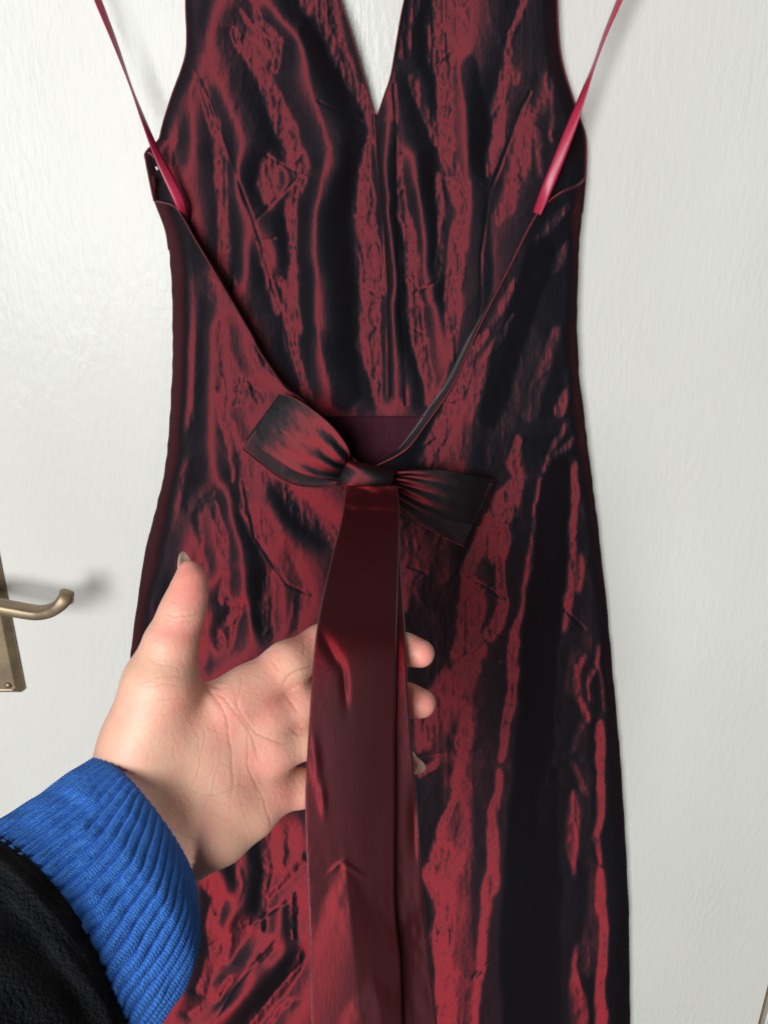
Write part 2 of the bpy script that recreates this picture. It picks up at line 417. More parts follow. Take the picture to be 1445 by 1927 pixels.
BACK = [
 (.95,[(417,606,8),(424,664,26),(431,698,42),(437,726,50)]), (.9,[(413,740,16),(427,802,18),(434,854,12),(440,906,6)]),
 (.85,[(465,722,18),(493,754,22)]), (.85,[(452,735,16),(451,760,10)]), (.6,[(440,800,10),(446,850,10)]),
 (.85,[(455,837,8),(458,906,10),(458,958,8),(479,1010,10),(507,1058,10),(500,1096,20)]),
 (.95,[(389,934,16),(368,975,14),(375,1020,18),(382,1079,20),(380,1120,12)]), (.95,[(396,951,14),(424,1006,10),(434,1044,10)]),
 (.85,[(431,1070,12),(417,1131,10),(448,1141,12),(430,1165,26),(420,1210,30)]), (.8,[(386,1148,12),(380,1200,22),(372,1250,20)]),
 (.8, [(507,1096,18),(503,1148,26),(507,1190,26)]),
 (.45,[(385,560,14),(378,664,18),(375,768,16),(352,822,16)]), (.45,[(365,865,18),(350,906,20),(350,960,12)]),
 (.45,[(485,850,20),(500,930,24)]), (.5,[(478,950,20),(500,1010,24)]),
 (.55,[(478,645,10),(500,680,14),(535,722,16),(560,750,14)]),
 (.6, [(531,923,30),(576,965,46),(620,1000,46)]),
 (.5, [(395,530,30),(420,560,30)]), (.5,[(300,1100,14),(300,1170,12)]), (.5,[(275,1150,8),(280,1200,12)]),
 # right of the open back
 (.36,[(850,860,60),(810,1000,90),(825,1120,110),(830,1300,90),(860,1500,70),(868,1700,60),(870,1920,50)]), (.3,[(1000,640,60),(960,760,70),(930,860,60)]), (.3,[(1110,1000,24),(1105,1200,30),(1100,1420,26),(1110,1650,24)]),
 (1,  [(917,629,10),(886,674,24),(858,743,32),(830,802,40),(800,862,42)]),
 (.9, [(972,595,10),(938,646,14),(908,682,4)]), (.5,[(1074,387,12),(1040,420,22),(1008,460,10)]), (.5,[(970,536,18),(945,575,24),(925,610,16)]),
 (.45,[(1080,450,10),(1040,500,22),(1010,530,10)]),
 (.5, [(1048,629,24),(1021,705,36),(1000,775,36)]), (.35,[(920,690,30),(890,760,30),(870,830,26)]),
 (1,  [(979,826,18),(969,871,32),(979,906,26),(951,940,58),(938,992,46),(924,1044,36)]),
 (1,  [(913,975,28),(903,1027,34),(879,1072,28),(886,1113,48),(896,1165,30)]),
 (.95,[(951,1010,26),(938,1086,24),(944,1148,24),(924,1193,30)]), (.8,[(866,1140,22),(872,1200,36),(860,1230,30)]),
 (.9, [(765,990,40),(775,1044,40),(765,1096,26),(761,1141,14)]), (.4,[(820,1010,50),(830,1080,60),(815,1150,60)]),
 (.9, [(1021,906,6),(1007,975,8),(996,1062,11),(983,1131,9),(972,1197,12),(971,1208,18),(968,1257,20),(968,1306,18),(956,1370,22),(945,1434,14)]),
 (.95,[(1083,733,22),(1052,770,18)]), (.95,[(1062,795,8),(1034,854,8),(1024,889,10)]), (.9,[(1086,816,14),(1041,864,14)]), (.5,[(1075,700,20),(1085,760,14)]),
 (.9, [(1086,871,18),(1079,958,18),(1073,1010,14),(1076,1114,24),(1066,1165,16),(1064,1190,14)]), (.9,[(1093,1055,14),(1090,1114,20)]),
 (.5, [(1107,837,5),(1124,1010,5),(1145,1183,5)]), (.4,[(1100,950,26),(1112,1010,14)]),
 (.9, [(888,1200,46),(905,1225,30)]), (.95,[(885,1255,44),(850,1300,92),(805,1355,70),(792,1400,44)]), (.9,[(885,1340,40),(872,1395,50)]),
 (.4, [(790,1250,30),(820,1245,30)]), (.8,[(820,1440,20),(790,1460,16)]),
 (.95,[(862,1445,24),(854,1502,15),(832,1558,16),(824,1612,40)]), (.4,[(875,1520,40),(868,1600,40)]),
 (1,  [(847,1612,56),(836,1671,70),(839,1728,52),(828,1766,44),(836,1822,38),(843,1898,44),(845,2060,44)]), (.9,[(805,1634,36),(812,1690,14)]),
 (1,  [(937,1464,18),(930,1539,16),(926,1615,30),(926,1671,30),(915,1728,14),(907,1803,22),(896,1860,18),(892,1916,10),(888,2060,10)]),
 (.55,[(1060,1208,5),(1050,1313,5),(1043,1426,5),(1017,1520,5)]), (.6,[(1050,1370,8),(1047,1441,8)]), (.3,[(1040,1480,22),(1025,1560,34)]),
 (.85,[(1130,1219,14),(1126,1249,12),(1137,1275,16),(1141,1332,16)]), (.85,[(1099,1238,14),(1088,1275,20),(1092,1321,18),(1107,1358,12)]),
 (.85,[(1118,1262,8),(1110,1290,8),(1112,1320,8)]), (.45,[(1085,1230,30),(1078,1300,26)]), (.6,[(1095,1370,14),(1082,1410,16)]),
 (.85,[(1130,1362,18),(1133,1407,20),(1130,1464,16),(1130,1520,14),(1122,1577,14),(1133,1626,10)]),
 (.95,[(1081,1490,14),(1081,1539,28),(1081,1596,30),(1081,1650,14)]), (.7,[(1080,1440,14),(1100,1490,14)]),
 (.95,[(1133,1645,22),(1133,1709,26),(1137,1747,16),(1133,1822,18),(1126,1871,24),(1130,1916,36),(1130,2060,36)]),
 (.95,[(1088,1784,8),(1084,1841,14),(1088,1909,32),(1086,2060,30)]), (.4,[(1118,1640,20),(1113,1720,36),(1108,1830,34)]),
 # left of the ties, low
 (.95,[(495,1560,18),(505,1638,22),(488,1690,16),(495,1742,20)]), (.8,[(536,1560,10),(536,1621,12)]),
 (.8, [(574,1614,14),(529,1666,12),(505,1690,8)]), (.85,[(553,1690,12),(553,1735,16),(556,1765,10)]),
 (1,  [(411,1700,18),(401,1742,28),(411,1794,30),(398,1829,30),(377,1860,12)]), (.9,[(467,1725,18),(446,1770,20),(425,1811,12)]),
 (.95,[(429,1846,14),(398,1880,12),(358,1910,10)]), (.7,[(390,1650,16),(400,1680,14)]),
 (.9, [(515,1777,9),(484,1811,10)]), (.95,[(571,1801,18),(543,1846,15),(508,1887,18),(474,1922,20),(440,1980,20)]),
 (.6, [(300,1300,16),(310,1500,16),(320,1700,18),(300,1900,18)]), (.7,[(350,1560,12),(345,1700,14),(330,1850,14)]), (.6,[(270,1350,10),(262,1550,12),(255,1800,12)]), (.6,[(440,1590,14),(452,1660,16),(440,1700,10)]), (.6,[(540,1880,12),(500,1940,14)]), (.5,[(545,1040,16),(560,1110,20),(550,1180,14)]),
]
SHADE_F = [[(905,330,30),(903,480,44),(898,560,46),(880,660,40),(840,740,30)], [(880,120,30),(905,250,34),(898,330,26)], [(738,240,16),(742,420,18),(748,600,18),(756,740,18)], [(800,300,26),(806,450,30),(815,560,22)],
           [(640,300,50),(625,450,60),(630,600,70),(650,740,60)], [(585,60,40),(620,160,60),(640,250,60)]]
SHADE_B = [[(1020,480,50),(985,580,50),(950,680,50),(925,780,40)], [(1050,880,40),(1035,1000,55),(1025,1150,70),(1015,1350,70),(1005,1550,90),(1000,1750,110),(1000,2060,120)]]
DARK_B = [(396,837,18),(424,906,22),(445,992,22),(465,1114,22),(486,1210,22)]
CREASE_F = [[(350,100),(395,190),(430,290),(478,415),(520,560),(565,725)], [(577,320),(545,350),(482,412)], [(997,173),(960,260),(921,367),(905,480),(905,570),(890,650)],
            [(703,215),(712,300),(722,420),(728,560),(731,745)], [(742,160),(746,280),(747,420),(752,560),(762,700),(765,760)],
            [(900,345),(925,365)], [(780,552),(820,530)], [(500,290),(560,325)], [(663,530),(720,560)], [(770,615),(800,632)], [(485,450),(515,446)], [(600,190),(680,228)]]
CREASE_B = [[(812,1237),(880,1240),(940,1247)], [(775,1426),(840,1418),(902,1413)], [(410,728),(470,722)], [(845,1098),(900,1100)], [(885,1085),(945,1125)], [(880,1115),(930,1100)],
            [(848,1725),(848,1790)], [(380,1790),(470,1740),(540,1700)], [(400,1925),(440,1860),(520,1770)], [(470,1925),(530,1850),(590,1790)],
            [(1065,1150),(1100,1185)], [(770,1065),(800,1075)], [(915,1815),(890,1840)], [(958,1325),(972,1325)], [(925,1185),(975,1210)], [(458,906),(479,1010),(540,1100),(580,1120)]]

def lerp_y(tab, y):
    t = np.array(tab, float); return np.interp(y, t[:, 0], t[:, 1])

# silhouette tables (row, column)
XL = [(-160,352),(0,350),(60,352),(100,350),(135,340),(175,325),(215,312),(240,305),(262,299),(275,284),(290,273),(310,277),(340,282),(376,291),(430,311),(470,318),(520,322),(600,325),(700,324),(760,321),(850,315),(900,308),(970,290),(1030,275),(1120,260),(1210,248),(1260,243),(1400,228),(1600,214),(1927,200),(2080,196)]
XR = [(-160,1045),(0,1048),(80,1052),(130,1061),(175,1075),(220,1090),(260,1102),(320,1102),(370,1098),(400,1095),(450,1090),(600,1085),(720,1090),(760,1096),(850,1107),(1000,1126),(1130,1141),(1250,1151),(1400,1165),(1550,1175),(1700,1183),(1927,1186),(2080,1188)]
VL = [(377,291.5),(384,319),(394,334),(419,350),(450,367),(505,400),(625,470),(660,488),(728,535),(750,566),(800,612),(850,652),(885,690)]       # open back, left edge
VR = [(335,1101),(348,1085),(365,1052),(390,1022),(420,1000),(500,960),(610,904),(680,872),(730,849),(800,800),(850,760),(885,692)]
NL = [(-160,592),(0,641),(60,660),(150,686),(205,701),(216,710)]
NR = [(-160,800),(0,761),(70,748),(140,736),(180,723),(216,711)]

def fold_field(strokes, creases, dark, seed, base_h, shade, floor):
    wx = noise2(GX.shape, 22, 34, seed) * 5 + noise2(GX.shape, 8, 14, seed + 1) * 2.6
    wy = noise2(GX.shape, 26, 30, seed + 2) * 8 + noise2(GX.shape, 8, 10, seed + 3) * 3
    X = GX + wx; Y = GYY + wy
    R = np.clip(floor + 0.10 * noise2(GX.shape, 60, 140, seed + 4), 0, 1)
    for inten, pts in strokes:
        for (x0, y0, w0), (x1, y1, w1) in zip(pts[:-1], pts[1:]):
            m = max(w0, w1) + 16
            c0 = int(max(0, (min(x0, x1) - m) / GS)); c1 = int(min(gw, (max(x0, x1) + m) / GS + 1))
            r0 = int(max(0, (min(y0, y1) - m - GY0) / GS)); r1 = int(min(gh, (max(y0, y1) + m - GY0) / GS + 1))
            s = np.s_[r0:r1, c0:c1]
            d, t = seg_dist(X[s], Y[s], x0, y0, x1, y1)
            w = (w0 + (w1 - w0) * t) * 0.5
            R[s] = np.maximum(R[s], inten * sstep(1.15 * w + 3.5, 0.45 * w - 1, d))
    for (x0, y0, w0), (x1, y1, w1) in zip(dark[:-1], dark[1:]):
        d, t = seg_dist(X, Y, x0, y0, x1, y1); R *= 1 - 0.95 * sstep(w0 * .5 + 5, w0 * .5 - 3, d)
    # patchy crinkle inside the lit faces
    cr = noise2(GX.shape, 7, 16, seed + 5) + 0.8 * noise2(GX.shape, 14, 40, seed + 6) + 0.6 * noise2(GX.shape, 4, 7, seed + 7)
    R = np.clip(R * (0.97 + 0.20 * noise2(GX.shape, 11, 30, seed + 22) + 0.16 * noise2(GX.shape, 5, 12, seed + 23) + 0.16 * noise2(GX.shape, 2.5, 24, seed + 24)), 0, 1)
    # slope that turns a fold face towards window and lens, and one that turns it away
    Pn = Ph(GX, GYY, base_h)
    v = CAM - Pn; v /= np.linalg.norm(v, axis=-1, keepdims=True)
    l = np.array(WIN) - Pn; l /= np.linalg.norm(l, axis=-1, keepdims=True)
    hv = v + l
    s_lit = hv[..., 0] / hv[..., 1]
    Rb = blur(R, 1.0, 1)
    fm = blur(blur(R, 34, 1), 20, 0)
    # where the lens looks almost along the mirror direction of flat cloth, the unlit gaps stand up as ridges; elsewhere they turn away
    fb = blur(blur(R, 8, 1) + 2.0 * blur(R, 20, 1) + 4.0 * blur(R, 45, 1), 8, 0)
    ridge = -np.tanh(np.gradient(fb, axis=1) * 48)
    wr = sstep(0.30, 0.16, s_lit)
    sig = wr * ridge - (1 - wr)
    s = s_lit + np.clip(1 - Rb, 0, 1) ** (1.7 - 0.6 * wr) * sig * (wr * 0.70 + (1 - wr) * np.clip(s_lit / (1 - fm), 0.42, 0.80) * FOLD)
    turn = np.zeros_like(R)
    for pts in shade:
        for (x0, y0, w0), (x1, y1, w1) in zip(pts[:-1], pts[1:]):
            d, t = seg_dist(X, Y, x0, y0, x1, y1); w = (w0 + (w1 - w0) * t) / 2
            turn = np.maximum(turn, sstep(w + 8, w - 5, d))
    s = s - 0.34 * turn
    mpp = np.abs(np.gradient(Pn[..., 0], axis=1)) / GS
    g_ = (s * mpp * GS - np.gradient(base_h, axis=1))           # wanted rise per cell
    p0, p1 = 120, 120
    g_ = np.pad(g_, ((p0, p0), (p1, p1)), mode='edge')
    g_ = np.hstack([g_, np.zeros_like(g_)]); g_ = np.vstack([g_, g_[::-1]])
    ky = 2 * np.pi * np.fft.fftfreq(g_.shape[0])[:, None]; kx = 2 * np.pi * np.fft.rfftfreq(g_.shape[1])[None, :]
    gk = np.fft.rfft2(g_) * (-1j * kx)
    solve = lambda mu: np.fft.irfft2(gk / (kx ** 2 + 0.10 * ky ** 2 + mu ** 2), g_.shape)[p0:p0 + gh, p1:p1 + gw]
    rel = wr * solve(1 / 26.0) + (1 - wr) * solve(1 / 75.0)
    # dry crinkles
    amp = (0.10 + 0.90 * np.clip(R * 1.4, 0, 1)) * (1 + 0.5 * wr)
    rel += amp * (0.00022 * noise2(GX.shape, 6, 13, seed + 8) + 0.00016 * noise2(GX.shape, 3, 4, seed + 9) + 0.00035 * noise2(GX.shape, 12, 24, seed + 10)
                  + 0.00034 * (1 - np.abs(noise2(GX.shape, 8, 30, seed + 14))) ** 5 + 0.00020 * (1 - np.abs(noise2(GX.shape, 7, 12, seed + 15))) ** 5)
    g_all = np.zeros_like(rel)
    for pts in creases:
        for (x0, y0), (x1, y1) in zip(pts[:-1], pts[1:]):
            c0 = int(max(0, (min(x0, x1) - 20) / GS)); c1 = int(min(gw, (max(x0, x1) + 20) / GS + 1))
            r0 = int(max(0, (min(y0, y1) - 20 - GY0) / GS)); r1 = int(min(gh, (max(y0, y1) + 20 - GY0) / GS + 1))
            s_ = np.s_[r0:r1, c0:c1]
            d, t = seg_dist(GX[s_] + wx[s_] * .3, GYY[s_] + wy[s_] * .3, x0, y0, x1, y1)
            g_ = np.maximum(g_all[s_], np.exp(-(d / 2.6) ** 2)); g_all[s_] = g_
    # short dry creases pressed into the cloth
    rng = np.random.default_rng(seed + 30)
    for _ in range(420):
        x0 = rng.uniform(260, 1180); y0 = rng.uniform(-140, 2040); L = rng.uniform(14, 70); a = rng.choice([rng.normal(0.1, .35), rng.normal(-.75, .3), rng.normal(1.3, .25)])
        x1 = x0 + L * math.cos(a); y1 = y0 + L * math.sin(a)
        c0 = int(max(0, (min(x0, x1) - 26) / GS)); c1 = int(min(gw, (max(x0, x1) + 26) / GS + 1))
        r0 = int(max(0, (min(y0, y1) - 26 - GY0) / GS)); r1 = int(min(gh, (max(y0, y1) + 26 - GY0) / GS + 1))
        s_ = np.s_[r0:r1, c0:c1]
        if r1 - r0 < 2 or c1 - c0 < 2: continue
        xx = GX[s_] + wx[s_] * .5; yy = GYY[s_] + wy[s_] * .5
        d, t = seg_dist(xx, yy, x0, y0, x1, y1)
        sd = np.sign((xx - x0) * (y1 - y0) - (yy - y0) * (x1 - x0))
        k = (0.25 + 0.75 * R[s_]) * np.sin(np.pi * np.clip(t, .02, .98)) ** .6 * rng.uniform(.4, 1.0)
        rel[s_] += k * np.where(sd > 0, 0.0009 * np.exp(-d / 10), 0.0009 * np.exp(-d / 2.4))
    rel -= 0.0011 * g_all * (0.6 + 0.5 * noise2(GX.shape, 20, 20, seed + 12))
    return rel
FOLD = 1.15

gxl = lerp_y(XL, GYY); gxr = lerp_y(XR, GYY)
U = np.clip((GX - gxl) / (gxr - gxl), 0, 1)
Ue = np.clip(U + (0.014 * noise2(GX.shape, 60, 90, 901) + 0.006 * noise2(GX.shape, 30, 26, 902)) * sstep(0, .06, U) * sstep(1, .94, U), 0, 1)
prof = 1 - np.abs(2 * U - 1) ** 3.0
hump = (1 - np.clip(1 - Ue / .12, 0, 1) ** 2) * (1 - np.clip((Ue - .86) / .14, 0, 1) ** 2) * (1 - .62 * np.clip((U - .09) / .42, 0, 1))
base_front = 0.011 + 0.011 * hump
pull = np.exp(-((GX - 690) / 130) ** 2 - ((GYY - 900) / 150) ** 2)
base_back = 0.015 + 0.038 * hump + 0.006 * pull
edge_f = sstep(0, 45, GX - gxl) * sstep(0, 30, gxr - GX)
rel_f = fold_field(FRONT, CREASE_F, [], 11, base_front, SHADE_F, 0.04) * edge_f
rel_b = fold_field(BACK, CREASE_B, DARK_B, 47, base_back, SHADE_B, 0.10) * edge_f
HF = base_front + 0.013 * np.tanh(rel_f / 0.013); HF = np.where(HF < 0.004, 0.004 + 0.25 * (HF - 0.004), HF)
HB = np.maximum(base_back + 0.019 * np.tanh(rel_b / 0.019), HF + 0.002 * prof + 0.0005)

dress = empty('dress', (0, -0.02, 0.35), 'dark red and black shot taffeta halter dress with bow at its open back', 'dress')

JY = np.arange(-200, 2200, 17.0); JL = np.random.default_rng(71).uniform(-1, 1, len(JY)); JR = np.random.default_rng(72).uniform(-1, 1, len(JY))
def panel(name, rows, left_of, right_of, split_y, split_l, split_r, centre, Hf, mat, ncol):
    """row-by-row sheet; above split_y it is cut by a V between split_l and split_r"""
    rows = np.asarray(rows, float); nr = len(rows)
    top = rows < split_y
    xl, xr = lerp_y(left_of, rows), lerp_y(right_of, rows)
    pk = np.clip((rows - 380) / 80, 0, 1)                                # puckered side seams
    xl = xl + pk * 0.9 * np.interp(rows, JY, JL); xr = xr + pk * 0.9 * np.interp(rows, JY, JR)
    vl = np.where(top, lerp_y(split_l, rows), centre); vr = np.where(top, lerp_y(split_r, rows), centre)
    u = np.linspace(0, 1, ncol)
    A = xl[:, None] + (np.maximum(vl, xl) - xl)[:, None] * u
    B = np.minimum(vr, xr)[:, None] + (xr - np.minimum(vr, xr))[:, None] * u
    V = []; Fc = []; off = 0
    for G, ok in ((A, vl > xl + 0.3), (B, vr < xr - 0.3)):
        k = np.where(ok)[0]; r0 = max(k[0] - 1, 0)
        g = G[r0:]; yy = np.repeat(rows[r0:, None], ncol, 1)
        V.append(Ph(g, yy, sample(Hf, g, yy)).reshape(-1, 3))
        Fc.append(grid_faces(len(g), ncol) + off); off += g.size
    o = mesh_obj(name, np.vstack(V), np.vstack(Fc), mat, dress)
    import bmesh
    bm = bmesh.new(); bm.from_mesh(o.data); bmesh.ops.remove_doubles(bm, verts=bm.verts[:], dist=2e-6)
    bmesh.ops.dissolve_degenerate(bm, edges=bm.edges[:], dist=1e-6); bm.to_mesh(o.data); bm.free()
    o.data.polygons.foreach_set('use_smooth', [True] * len(o.data.polygons))
    return o

panel('front_bodice', np.arange(-150, 786, 2.0), XL, XR, 216, NL, NR, 710, HF, TAFF, 190)
panel('front_skirt_lining', np.concatenate([np.arange(780, 960, 4.0), np.arange(960, 2081, 20.0)]), XL, XR, 0, NL, NR, 710, HF - 0.0015 + 0.004 * np.minimum(0, noise2(GX.shape, 30, 80, 55)) * edge_f, LINING, 80)
tube('waist_seam', Ph(*np.array([(x, 784, float(sample(HF, x, 784)) + 0.0005) for x in range(520, 841, 8)]).T), 0.0007, LINING, dress)
panel('back_panel', np.arange(330, 2076, 2.0), XL, XR, 885, VL, VR, 691, HB, TAFF, 230)

# bound edges and facings
def edge_tube(name, tab, Hf, off, rad, mat, n=120):
    p = curve(np.array([(x, y) for y, x in tab]), n)
    P = Ph(p[:, 0], p[:, 1], sample(Hf, p[:, 0], p[:, 1]) + off)
    return tube(name, P, rad, mat, dress)
edge_tube('back_edge', VL, HB, 0.0003, 0.0008, THREAD)
edge_tube('back_edge', VR, HB, 0.0006, 0.0012, THREAD)
edge_tube('neckline_edge', NL, HF, 0.0003, 0.0007, THREAD)
edge_tube('neckline_edge', NR, HF, 0.0003, 0.0007, THREAD)
edge_tube('armhole_edge', XL[:16], HF, 0.0, 0.0008, THREAD)
edge_tube('armhole_edge', XR[:10], HF, 0.0, 0.0008, THREAD)
# inside facing that rolls into view along the right of the open back, and a slimmer one on the left
def facing(name, tab, y0, y1, width, drop, n=110, k=14):
    ys = np.linspace(y0, y1, n); xs = lerp_y(tab, ys)
    xs = blur(xs[None], 3, 1)[0]
    s = np.linspace(0, 1, k); wv = np.interp(ys, *width)
    PX = xs[:, None] + wv[:, None] * s; PY = ys[:, None] + 0 * s
    Hh = sample(HB, xs, ys)[:, None] - drop * (s ** 1.5) - 0.0004
    Hh = np.maximum(Hh + 0.0004 * noise2(PX.shape, 4, 18, 5), sample(HF, PX, PY) + 0.001)
    mesh_obj(name, Ph(PX, PY, Hh).reshape(-1, 3), grid_faces(n, k), REVERSE, dress)
facing('back_facing', VR, 560, 884, ([560, 640, 780, 884], [-2, -12, -18, -12]), 0.016)
facing('back_facing', VL, 400, 884, ([400, 500, 700, 884], [3, 6, 6, 4]), 0.014)

# side opening with stitches at the top of the left seam
tube('side_opening_edge', Ph(*np.array([(273,289,.020),(277,312,.021),(283,342,.021),(288,366,.020),(291,378,.019)]).T), 0.0011, THREAD, dress)
tube('stitch', Ph(*np.array([(279,288,.022),(286,290,.023),(290,297,.023)]).T), 0.0012, THREAD, dress)
tube('stitch', Ph(*np.array([(294,313,.022),(297,319,.022)]).T), 0.0011, WHITE_THREAD, dress)

# hanging ribbons
def ribbon(pts, side):
    p = curve(np.array(pts, float), 90)                     # px, py, visible width px, h
    px, py, w, h = p.T
    full = 21.0; c = np.clip(w / full, 0.12, 1); a = np.arccos(c)
    ds = np.gradient(np.stack([px, py], 1), axis=0); ds /= np.linalg.norm(ds, axis=1)[:, None]
    nx, ny = -ds[:, 1], ds[:, 0]
    k = np.linspace(-.5, .5, 5); V = []
    for i in range(5):
        off = k[i] * w; dh = k[i] * full * 0.00046 * np.sin(a) * side
        V.append(Ph(px + nx * off, py + ny * off, h + dh + 0.0003 * np.cos(k[i] * 6)))
    V = np.stack(V, 1).reshape(-1, 3)
    o = mesh_obj('hanging_ribbon', V, grid_faces(90, 5), RIBBON, dress)
    s = o.modifiers.new('thickness', 'SOLIDIFY'); s.thickness = 0.0005
ribbon([(140,-110,14,.03),(184,0,13,.03),(215,78,9,.030),(245,160,4,.030),(268,222,8,.031),(292,282,13,.033),(318,336,18,.034),(340,384,19,.033),(350,414,12,.0245)], 1)
ribbon([(1210,-110,12,.032),(1166,0,10,.032),(1140,62,7,.032),(1119,120,5,.032),(1100,172,11,.033),(1076,236,18,.036),(1052,298,20,.038),(1030,352,20,.038),(1010,402,16,.032)], -1)

# ------------------------------------------------------------------ bow
def patch(name, low, up, n, k, hfun, mat, parent, wr=0.0, seed=0, solid=0.0008):
    """sheet between two pixel curves; hfun(t, s) gives metres off the door"""
    a = curve(low, n); b = curve(up, n)
    s = np.linspace(0, 1, k)[None, :, None]
    P = a[:, None] * (1 - s) + b[:, None] * s
    T, S = np.meshgrid(np.linspace(0, 1, n), np.linspace(0, 1, k), indexing='ij')
    h = hfun(T, S)
    if wr: h = h + wr * noise2(h.shape, 5, 9, seed) + wr * .6 * noise2(h.shape, 2.5, 5, seed + 1)
    o = mesh_obj(name, Ph(P[..., 0], P[..., 1], h).reshape(-1, 3), grid_faces(n, k), mat, parent)
    if solid:
        m = o.modifiers.new('thickness', 'SOLIDIFY'); m.thickness = solid; m.offset = 0
    return o
HK = float(sample(HB, 690, 900)) + 0.004
bow = empty('bow', (0, 0, 0)); bow.parent = dress
def gather(t, s, n, amp):
    return amp * np.exp(-(t / 0.34) ** 1.3) * np.sin(s * n * np.pi + 2.2 * t) 
# left loop: t runs from the knot to the folded end
patch('bow_loop', [(640,905),(600,900),(560,888),(520,865),(490,846),(463,826)], [(658,862),(655,842),(630,806),(600,779),(560,752),(526,741)], 90, 60,
      lambda t, s: HK + 0.010 + 0.020 * np.sin(np.pi * np.clip(t * .92, 0, 1)) ** .8 * (0.45 + .55 * s) - 0.006 * (1 - s) ** 2 + gather(t, s, 6, 0.0030) + 0.002 * t, TAFF_BOW, bow, 0.00025, 3)
patch('bow_loop', [(638,912),(600,917),(560,914),(525,900),(490,873),(456,845)], [(650,880),(640,850),(610,810),(580,785),(550,760),(526,742)], 70, 30,
      lambda t, s: HK + 0.001 + 0.012 * t ** 1.3 + gather(t, s, 5, 0.002), TAFF_BOW, bow, 0.00025, 9)
# right loop
patch('bow_loop', [(736,926),(755,940),(790,960),(830,975),(870,984),(902,990)], [(742,887),(780,884),(827,885),(865,890),(900,897),(930,902)], 90, 60,
      lambda t, s: HK + 0.010 + 0.014 * np.sin(np.pi * np.clip(t, 0, 1)) ** .8 * (0.5 + .5 * s) + gather(t, s, 7, 0.0044) - 0.013 * t, TAFF_BOW, bow, 0.00022, 21)
patch('bow_loop', [(733,930),(750,958),(775,976),(799,990),(836,1010),(873,1028)], [(742,892),(790,890),(830,895),(860,905),(900,915),(928,908)], 80, 40,
      lambda t, s: HK + 0.003 - 0.003 * t + 0.002 * np.sin(np.pi * t) + gather(t, s, 5, 0.0022) + 0.002 * (1 - s) * np.sin(3 * t), TAFF_BOW, bow, 0.00022, 27)
tube('bow_edge', Ph(*curve([(733,930,HK+.007),(750,958,HK+.008),(775,976,HK+.0065),(799,990,HK+.0055),(836,1010,HK+.004),(873,1028,HK+.002)], 40).T), 0.0007, THREAD, bow)
tube('bow_edge', Ph(*curve([(638,912,HK+.006),(600,917,HK+.008),(560,914,HK+.009),(525,900,HK+.011),(490,873,HK+.013),(456,845,HK+.0145)], 40).T), 0.0006, THREAD, bow)
# knot
patch('bow_knot', [(632,911),(655,921),(690,929),(725,936)], [(655,866),(680,871),(715,879),(746,885)], 40, 30,
      lambda t, s: HK + 0.006 + 0.020 * np.sin(np.pi * (0.06 + .88 * t)) ** .6 * 0.55 + 0.018 * np.sin(np.pi * (0.03 + .94 * s)) ** .5 + 0.0010 * np.sin(s * 9 + t * 2), TAFF_BOW, bow, 0.00022, 33)

# hanging ties, lifted towards the lens over the fingers
def tie(name, left, right, Dtab, bend, seed, tents, dents):
    n, k = 420, 60
    ys = np.linspace(left[0][0], left[-1][0], n)
    xl = lerp_y(left, ys); xr = lerp_y(right, ys)
    xl = blur(xl[None], 6, 1)[0]; xr = blur(xr[None], 6, 1)[0]
    dt = np.array(Dtab); D = curve(np.stack([dt[:, 0], dt[:, 1]], 1), 300); D = np.interp(ys, D[:, 0], D[:, 1]); D = np.concatenate([D[:12], blur(D[None], 13, 1)[0][12:]]); D = blur(D[None], 3, 1)[0]
    s = np.linspace(0, 1, k)
    PX = xl[:, None] + (xr - xl)[:, None] * s; PY = ys[:, None] + 0 * s
    tilt = np.interp(ys, [940, 1090, 1320, 1700, 2050], [-.06, -.03, .15, .20, .20])[:, None]
    DD = D[:, None] + tilt * (s - .5)[None] * 0.042 + bend * np.sin(np.pi * s)[None] + 0.0004 * noise2(PX.shape, 30, 70, seed) + np.interp(ys, [930, 1000, 1100, 1180], [.0016, .0011, .0003, 0])[:, None] * noise2(PX.shape, 14, 5, seed + 2)
    wrp = noise2(PX.shape, 9, 26, seed + 5) + 0.5 * noise2(PX.shape, 4, 9, seed + 6)
    DD = DD + 0.00022 * wrp * np.interp(ys, [1500, 1620, 1700], [0.15, .6, 1])[:, None]
    for (ax_, ay, lx, ly, rx, ry, hgt, fall) in tents:                    # wedge below an apex, raised like a tent
        def side(x0, y0, x1, y1): return ((PX - x0) * (y1 - y0) - (PY - y0) * (x1 - x0)) / math.hypot(x1 - x0, y1 - y0)
        d = np.minimum(side(ax_, ay, lx, ly), -side(ax_, ay, rx, ry))
        d = np.log1p(np.exp(np.clip((d + 7 * wrp) / 5, -30, 30))) * 5
        DD -= hgt * d * 0.00027 * np.exp(-np.clip(PY - ay, 0, None) / fall)
    for (x, y, ax_, ay, ang, dep) in dents:
        c, s_ = math.cos(ang), math.sin(ang); u_ = (PX - x) * c + (PY - y) * s_; v_ = -(PX - x) * s_ + (PY - y) * c
        DD += dep * np.exp(-(u_ / ax_) ** 2 - (v_ / ay) ** 2)
    o = mesh_obj(name, Pd(PX, PY, DD).reshape(-1, 3), grid_faces(n, k), TAFF_TIE, dress)
    m = o.modifiers.new('thickness', 'SOLIDIFY'); m.thickness = 0.0009; m.offset = 1
    for e, tag in ((0, xl), (-1, xr)):
        P = Pd(PX[:, e], PY[:, e], DD[:, e] - 0.0002)
        e_ = tube('hem_edge', P, 0.00055, THREAD, o)
T1L = [(915,651),(940,650),(980,644),(1060,623),(1140,605),(1200,595),(1260,590),(1340,585),(1420,580),(1500,576),(1560,577),(1640,580),(1760,585),(1927,588),(2050,588)]
